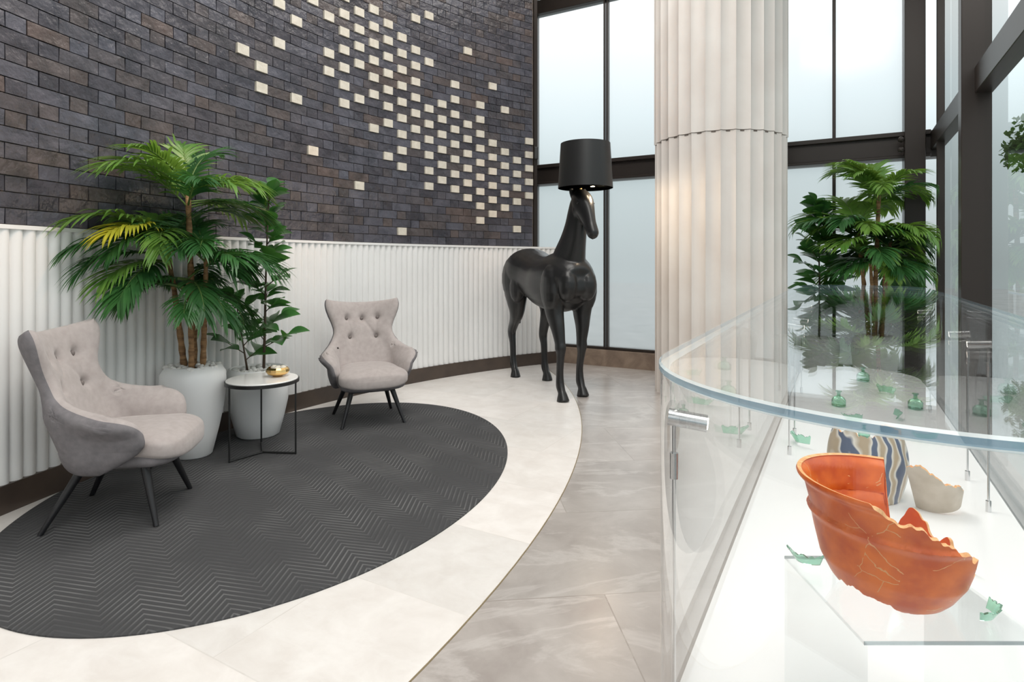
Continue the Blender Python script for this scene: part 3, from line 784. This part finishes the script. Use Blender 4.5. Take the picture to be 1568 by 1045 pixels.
M_led=bpy.data.materials.new('led_tip'); M_led.use_nodes=True
_p=M_led.node_tree.nodes['Principled BSDF']; _p.inputs['Emission Color'].default_value=(1,.9,.75,1); _p.inputs['Emission Strength'].default_value=12
b=MB()
for (a_,n_) in ((1.15,-.285),(3.1,-.22),(3.45,-.22),(3.1,.46),(2.75,.47),(4.4,.47),(4.6,-.25)):
    b.tube([AN(a_,n_,ZF),AN(a_,n_,.985)],.004,8); b.tube([AN(a_,n_,.88),AN(a_,n_,.93)],.008,10); b.tube([AN(a_,n_,ZF),AN(a_,n_,ZF+.04)],.009,10)
    s=1 if n_<0 else -1
    p0=AN(a_-.005,n_-s*.01,1.0); p1=AN(a_+.01,n_+s*.06,.992)
    b.tube([p0,p1],[.016,.016],14)
    b.tube([p1,p1+(p1-p0).normalized()*.002],[.011,.011],14,mi=1)
o=b.obj('spot_rods',[M_chrome,M_led],case,smooth=True,off=cl,angle=40)

M_acr2=glass_mat('acrylic_riser',(.97,.98,.98),1.3)
def stand(name,c,w,d,h,rz=0):
    e=empty(name,c,rz); b=MB(); t=.006
    b.box((0,0,h-t/2),(w,d,t)); b.box((-w/2+t/2,0,(h-t)/2),(t,d,h-t)); b.box((w/2-t/2,0,(h-t)/2),(t,d,h-t)); b.obj('acrylic_riser',M_acr2,e)
    b=MB()
    for (x,y,sx_,sy2) in ((0,-d/2,w,.0015),(0,d/2,w,.0015)): b.box((x,y,h-t/2),(sx_,sy2,t))
    b.obj('edge',M_edgeL,e); return e
stand('display_riser',(.725,1.10,ZF+.0005),.30,.28,.30)

M_ter=mat('terracotta_slip',(.78,.17,.03),.33,spec=.4)
def _t():
    m=M_ter;b=m.node_tree.nodes['Principled BSDF']
    tc=N(m,'ShaderNodeTexCoord'); n=N(m,'ShaderNodeTexNoise'); n.inputs['Scale'].default_value=18; n.inputs['Detail'].default_value=4; L(m,tc.outputs['Object'],n.inputs['Vector'])
    r=N(m,'ShaderNodeValToRGB'); r.color_ramp.elements[0].position=.35; r.color_ramp.elements[0].color=(.60,.085,.007,1); r.color_ramp.elements[1].position=.65; r.color_ramp.elements[1].color=(.84,.18,.016,1); L(m,n.outputs['Fac'],r.inputs[0])
    ad=N(m,'ShaderNodeVectorMath',operation='MULTIPLY_ADD'); L(m,n.outputs['Color'],ad.inputs[0]); ad.inputs[1].default_value=(.03,.03,.03); L(m,tc.outputs['Object'],ad.inputs[2])
    v=N(m,'ShaderNodeTexVoronoi',feature='DISTANCE_TO_EDGE'); v.inputs['Scale'].default_value=14; L(m,ad.outputs[0],v.inputs['Vector'])
    lt=N(m,'ShaderNodeMath',operation='LESS_THAN'); lt.inputs[1].default_value=.008; L(m,v.outputs['Distance'],lt.inputs[0])
    n3=N(m,'ShaderNodeTexNoise'); n3.inputs['Scale'].default_value=16; L(m,tc.outputs['Object'],n3.inputs['Vector'])
    gt=N(m,'ShaderNodeMath',operation='GREATER_THAN'); gt.inputs[1].default_value=.56; L(m,n3.outputs['Fac'],gt.inputs[0])
    mu=N(m,'ShaderNodeMath',operation='MULTIPLY'); L(m,lt.outputs[0],mu.inputs[0]); L(m,gt.outputs[0],mu.inputs[1])
    mx=N(m,'ShaderNodeMix',data_type='RGBA'); L(m,mu.outputs[0],mx.inputs[0]); L(m,r.outputs[0],mx.inputs[6]); mx.inputs[7].default_value=(.80,.38,.15,1)
    L(m,mx.outputs[2],b.inputs['Base Color'])
_t()
M_clay=noisy(mat('raw_clay',(.8,.42,.2),.9),(.70,.30,.11),(.90,.56,.27),60,bump=.6,bscale=90)
def sherd(name,loc,rot,prof,th0,th1,topf,botf,thick,mats,nt=120,nz=40):
    e=empty(name,loc); e.rotation_euler=rot
    full=abs(th1-th0)>2*PI-.01
    outer=[];inner=[]
    for i in range(nt+1):
        th=th0+(th1-th0)*i/nt; t0=botf(th); t1=topf(th)
        for j in range(nz+1):
            t=t0+(t1-t0)*j/nz; r,z=prof(t)
            r2,z2=prof(min(t+.01,1.02)); r1,z1=prof(t-.01); d=Vector((r2-r1,z2-z1)).normalized(); nx,nz_=d.y,-d.x
            outer.append((r*math.cos(th),r*math.sin(th),z)); ri=r-nx*thick; zi=z-nz_*thick
            inner.append((ri*math.cos(th),ri*math.sin(th),zi))
    W_=nz+1; o=len(outer); f=[];m=[]
    for i in range(nt):
        for j in range(nz):
            a=i*W_+j; f+= [(a,a+W_,a+W_+1,a+1),(o+a,o+a+1,o+a+W_+1,o+a+W_)]; m+=[0,0]
        a=i*W_; f.append((a,o+a,o+a+W_,a+W_)); m.append(1)
        a=i*W_+nz; f.append((a,a+W_,o+a+W_,o+a)); m.append(1)
    if not full:
        for i in (0,nt):
            for j in range(nz):
                a=i*W_+j; f.append((a,a+1,o+a+1,o+a)); m.append(1)
    b=MB(); b.v=outer+inner; b.f=f; b.m=m
    b.obj('fragment',mats,e,smooth=True,angle=45)
    return e
def jn(th,s,seed,f=3): return s*(noise.noise(Vector((math.cos(th)*f,math.sin(th)*f,seed)))+.6*noise.noise(Vector((math.cos(th)*f*4,math.sin(th)*f*4,seed+5))))
def ptab(tab,S=1):
    def f(t):
        for i in range(len(tab)-1):
            if t<=tab[i+1][0]:
                k=(t-tab[i][0])/(tab[i+1][0]-tab[i][0]); return (tab[i][1]*(1-k)+tab[i+1][1]*k)*S, (tab[i][2]*(1-k)+tab[i+1][2]*k)*S
        return tab[-1][1]*S,tab[-1][2]*S
    return f
bowlprof=ptab([(-.1,.066,-.01),(0,.072,0),(.08,.084,.008),(.15,.096,.022),(.3,.113,.052),(.5,.125,.095),(.62,.131,.120),(.66,.137,.128),(.70,.139,.132),(.72,.134,.138),(.9,.146,.178),(.94,.156,.186),(.97,.160,.191),(1.0,.158,.197),(1.05,.157,.204)],1.04)
def lintab(tab,d):
    for i in range(len(tab)-1):
        if d<=tab[i+1][0]:
            k=(d-tab[i][0])/(tab[i+1][0]-tab[i][0]); return tab[i][1]*(1-k)+tab[i+1][1]*k
def top1(th):
    d=math.degrees(th)%360
    v=lintab([(0,.40),(10,.52),(20,.42),(30,.54),(45,.60),(52,.44),(58,.44),(61,.62),(64,1.0),(100,1.0),(180,1.0),(225,1.0),(233,.90),(255,.80),(272,.74),(288,.70),(295,.60),(302,.58),(308,.36),(318,.40),(328,.20),(340,.18),(348,.34),(360,.40)],d)
    if v<.99: v+=jn(th,.07,3.3)
    return min(v,1.0)
def bot1(th):
    d=math.degrees(th)%360
    return lintab([(0,.02),(120,.02),(200,.13),(235,.12),(250,.03),(275,.0),(320,.0),(360,.02)],d)+abs(jn(th,.08,1.2))
sherd('terracotta_bowl_fragment',(.705,1.10,ZF+.3008+.004),(0,math.radians(3),0),bowlprof,0,2*PI,top1,bot1,.0080,[M_ter,M_clay],nt=260)

M_str=mat('striped_glaze',(.8,.8,.75),.3)
def _s():
    m=M_str;b=m.node_tree.nodes['Principled BSDF']
    tc=N(m,'ShaderNodeTexCoord'); w=N(m,'ShaderNodeTexWave'); w.inputs['Scale'].default_value=6; w.inputs['Distortion'].default_value=4.5; w.inputs['Detail'].default_value=1; w.inputs['Detail Scale'].default_value=2
    L(m,tc.outputs['Object'],w.inputs['Vector'])
    r=N(m,'ShaderNodeValToRGB'); r.color_ramp.elements[0].position=.2; r.color_ramp.elements[0].color=(.08,.11,.18,1); r.color_ramp.elements[1].position=.42; r.color_ramp.elements[1].color=(.72,.69,.62,1)
    e2=r.color_ramp.elements.new(.9); e2.color=(.42,.33,.22,1)
    L(m,w.outputs['Fac'],r.inputs[0]); L(m,r.outputs[0],b.inputs['Base Color'])
_s()
p=AN(2.72,.085)
sherd('striped_jug_fragment',(p.x,p.y,ZF+.001),(0,0,0),lambda t:(.11+.03*math.sin(PI*min(max(t,0),1)),.28*t),math.radians(150),math.radians(395),lambda th:.93+jn(th,.1,2.),lambda th:.0,.009,[M_str,M_clay],nt=90)
p=AN(2.72,.30)
sherd('pale_pottery_sherd',(p.x,p.y,ZF+.02),(math.radians(8),math.radians(-10),0),lambda t:(.085+.035*t,.19*t),math.radians(195),math.radians(320),lambda th:lintab([(0,.2),(195,.95),(225,1.0),(262,.62),(290,.55),(330,.15),(361,.1)],math.degrees(th))+jn(th,.08,7.),lambda th:.0,.009,[noisy(mat('beige_pottery',(.55,.47,.38),.7),(.5,.42,.33),(.65,.57,.48),15),M_clay],nt=60)
M_gg=mat('green_glass',(.45,.80,.62),.05,**{'Transmission Weight':.85})
def bottle(a_,n_,s=1):
    p=AN(a_,n_); e=empty('glass_bottle',(p.x,p.y,ZF+.001)); b=MB()
    b.revolve([(.030*s,0),(.034*s,.004*s),(.034*s,.035*s),(.024*s,.048*s),(.009*s,.055*s),(.009*s,.072*s),(.015*s,.077*s),(.015*s,.081*s),(.006*s,.081*s),(.006*s,.05*s),(.0001,.045*s)],n=24)
    b.obj('body',M_gg,e,smooth=True,angle=40)
for q in ((4.3,-.02,1.2),(5.3,.14,1.3),(4.45,.40,1.2),(3.6,.10,.8)): bottle(*q)
def gsh(loc,rot,s=1,th=2.4):
    sherd('glass_fragment',loc,rot,lambda t:(.035*s+.02*s*t,.03*s*t),0,th,lambda th:.8+jn(th,.3,loc[0]*9),lambda th:0,.003,[M_gg,M_gg],nt=30,nz=6)
ZR=ZF+.302
gsh((.615,1.21,ZR+.004),(.1,.1,2.5),.8)
gsh((.815,1.03,ZR+.004),(.1,.05,4.2),.7)
for (a_,n_,rz,s,th) in ((3.3,-.15,2,1.6,2.4),(3.9,.08,2.5,1.6,2.0),(3.5,.22,1,1.4,1.6),(3.7,.38,3,1.3,2.2),(4.8,.28,.5,1.6,2.4),(2.3,-.02,4,1.0,1.5),(2.2,.36,2,1.0,1.7),(4.1,.24,5,1.3,1.8)):
    p=AN(a_,n_); gsh((p.x,p.y,ZF+.012),(.15,.1,rz),s,th)

# ------------------------------------------------------------ lights
def area(name,loc,rot,size,energy,col,sy=None):
    l=bpy.data.lights.new(name,'AREA'); l.energy=energy; l.color=col; l.size=size
    if sy: l.shape='RECTANGLE'; l.size_y=sy
    o=bpy.data.objects.new(name,l); scene.collection.objects.link(o); o.location=loc; o.rotation_euler=rot; return o
area('ceiling_light',(-.3,3.5,5.6),(0,0,0),2.5,150,(1,.97,.93))
area('ceiling_light.001',(.5,.0,5.6),(0,0,0),2.5,160,(1,.97,.93))
area('ceiling_light.002',(1.3,6.0,5.6),(0,0,0),1.5,40,(1,.95,.9))
def spot(name,loc,tgt,energy,ang,col,soft=.05):
    l=bpy.data.lights.new(name,'SPOT'); l.energy=energy; l.color=col; l.spot_size=math.radians(ang); l.spot_blend=1; l.shadow_soft_size=soft
    o=bpy.data.objects.new(name,l); scene.collection.objects.link(o); o.location=loc
    o.rotation_euler=(Vector(tgt)-Vector(loc)).to_track_quat('-Z','Y').to_euler()
# warm spots without a known fixture, added to make glows on the lower brickwork
for i,(ph,en) in enumerate(((9,230),(20,180),(30,200),(51,130))):
    ph=math.radians(ph); spot('added_glow_spot' if i==0 else 'added_glow_spot.%03d'%i,WP(ph,RW-2.0,5.5),WP(ph,RW,1.85),en,15,(1,.52,.25))
w=bpy.data.worlds.new('sky'); scene.world=w; w.use_nodes=True; nt=w.node_tree
bg=nt.nodes['Background']; tc=nt.nodes.new('ShaderNodeTexCoord'); sp=nt.nodes.new('ShaderNodeSeparateXYZ'); rp=nt.nodes.new('ShaderNodeValToRGB')
nt.links.new(tc.outputs['Generated'],sp.inputs[0]); nt.links.new(sp.outputs['Z'],rp.inputs[0]); nt.links.new(rp.outputs[0],bg.inputs['Color'])
rp.color_ramp.elements[0].position=0; rp.color_ramp.elements[0].color=(.33,.37,.375,1)
rp.color_ramp.elements[1].position=.40; rp.color_ramp.elements[1].color=(1,1.0,1.0,1)
for pos,c in ((.12,(.42,.48,.49)),(.24,(.66,.74,.77))):
    e2=rp.color_ramp.elements.new(pos); e2.color=(*c,1)
bg.inputs['Strength'].default_value=1.45

cam=bpy.data.cameras.new('camera'); co=bpy.data.objects.new('camera',cam); scene.collection.objects.link(co)
co.location=(0,0,1.3); co.rotation_euler=(PI/2,0,0); cam.sensor_width=36; cam.lens=36*900/1568; cam.shift_y=-120.5/1568; cam.clip_start=.02
scene.camera=co
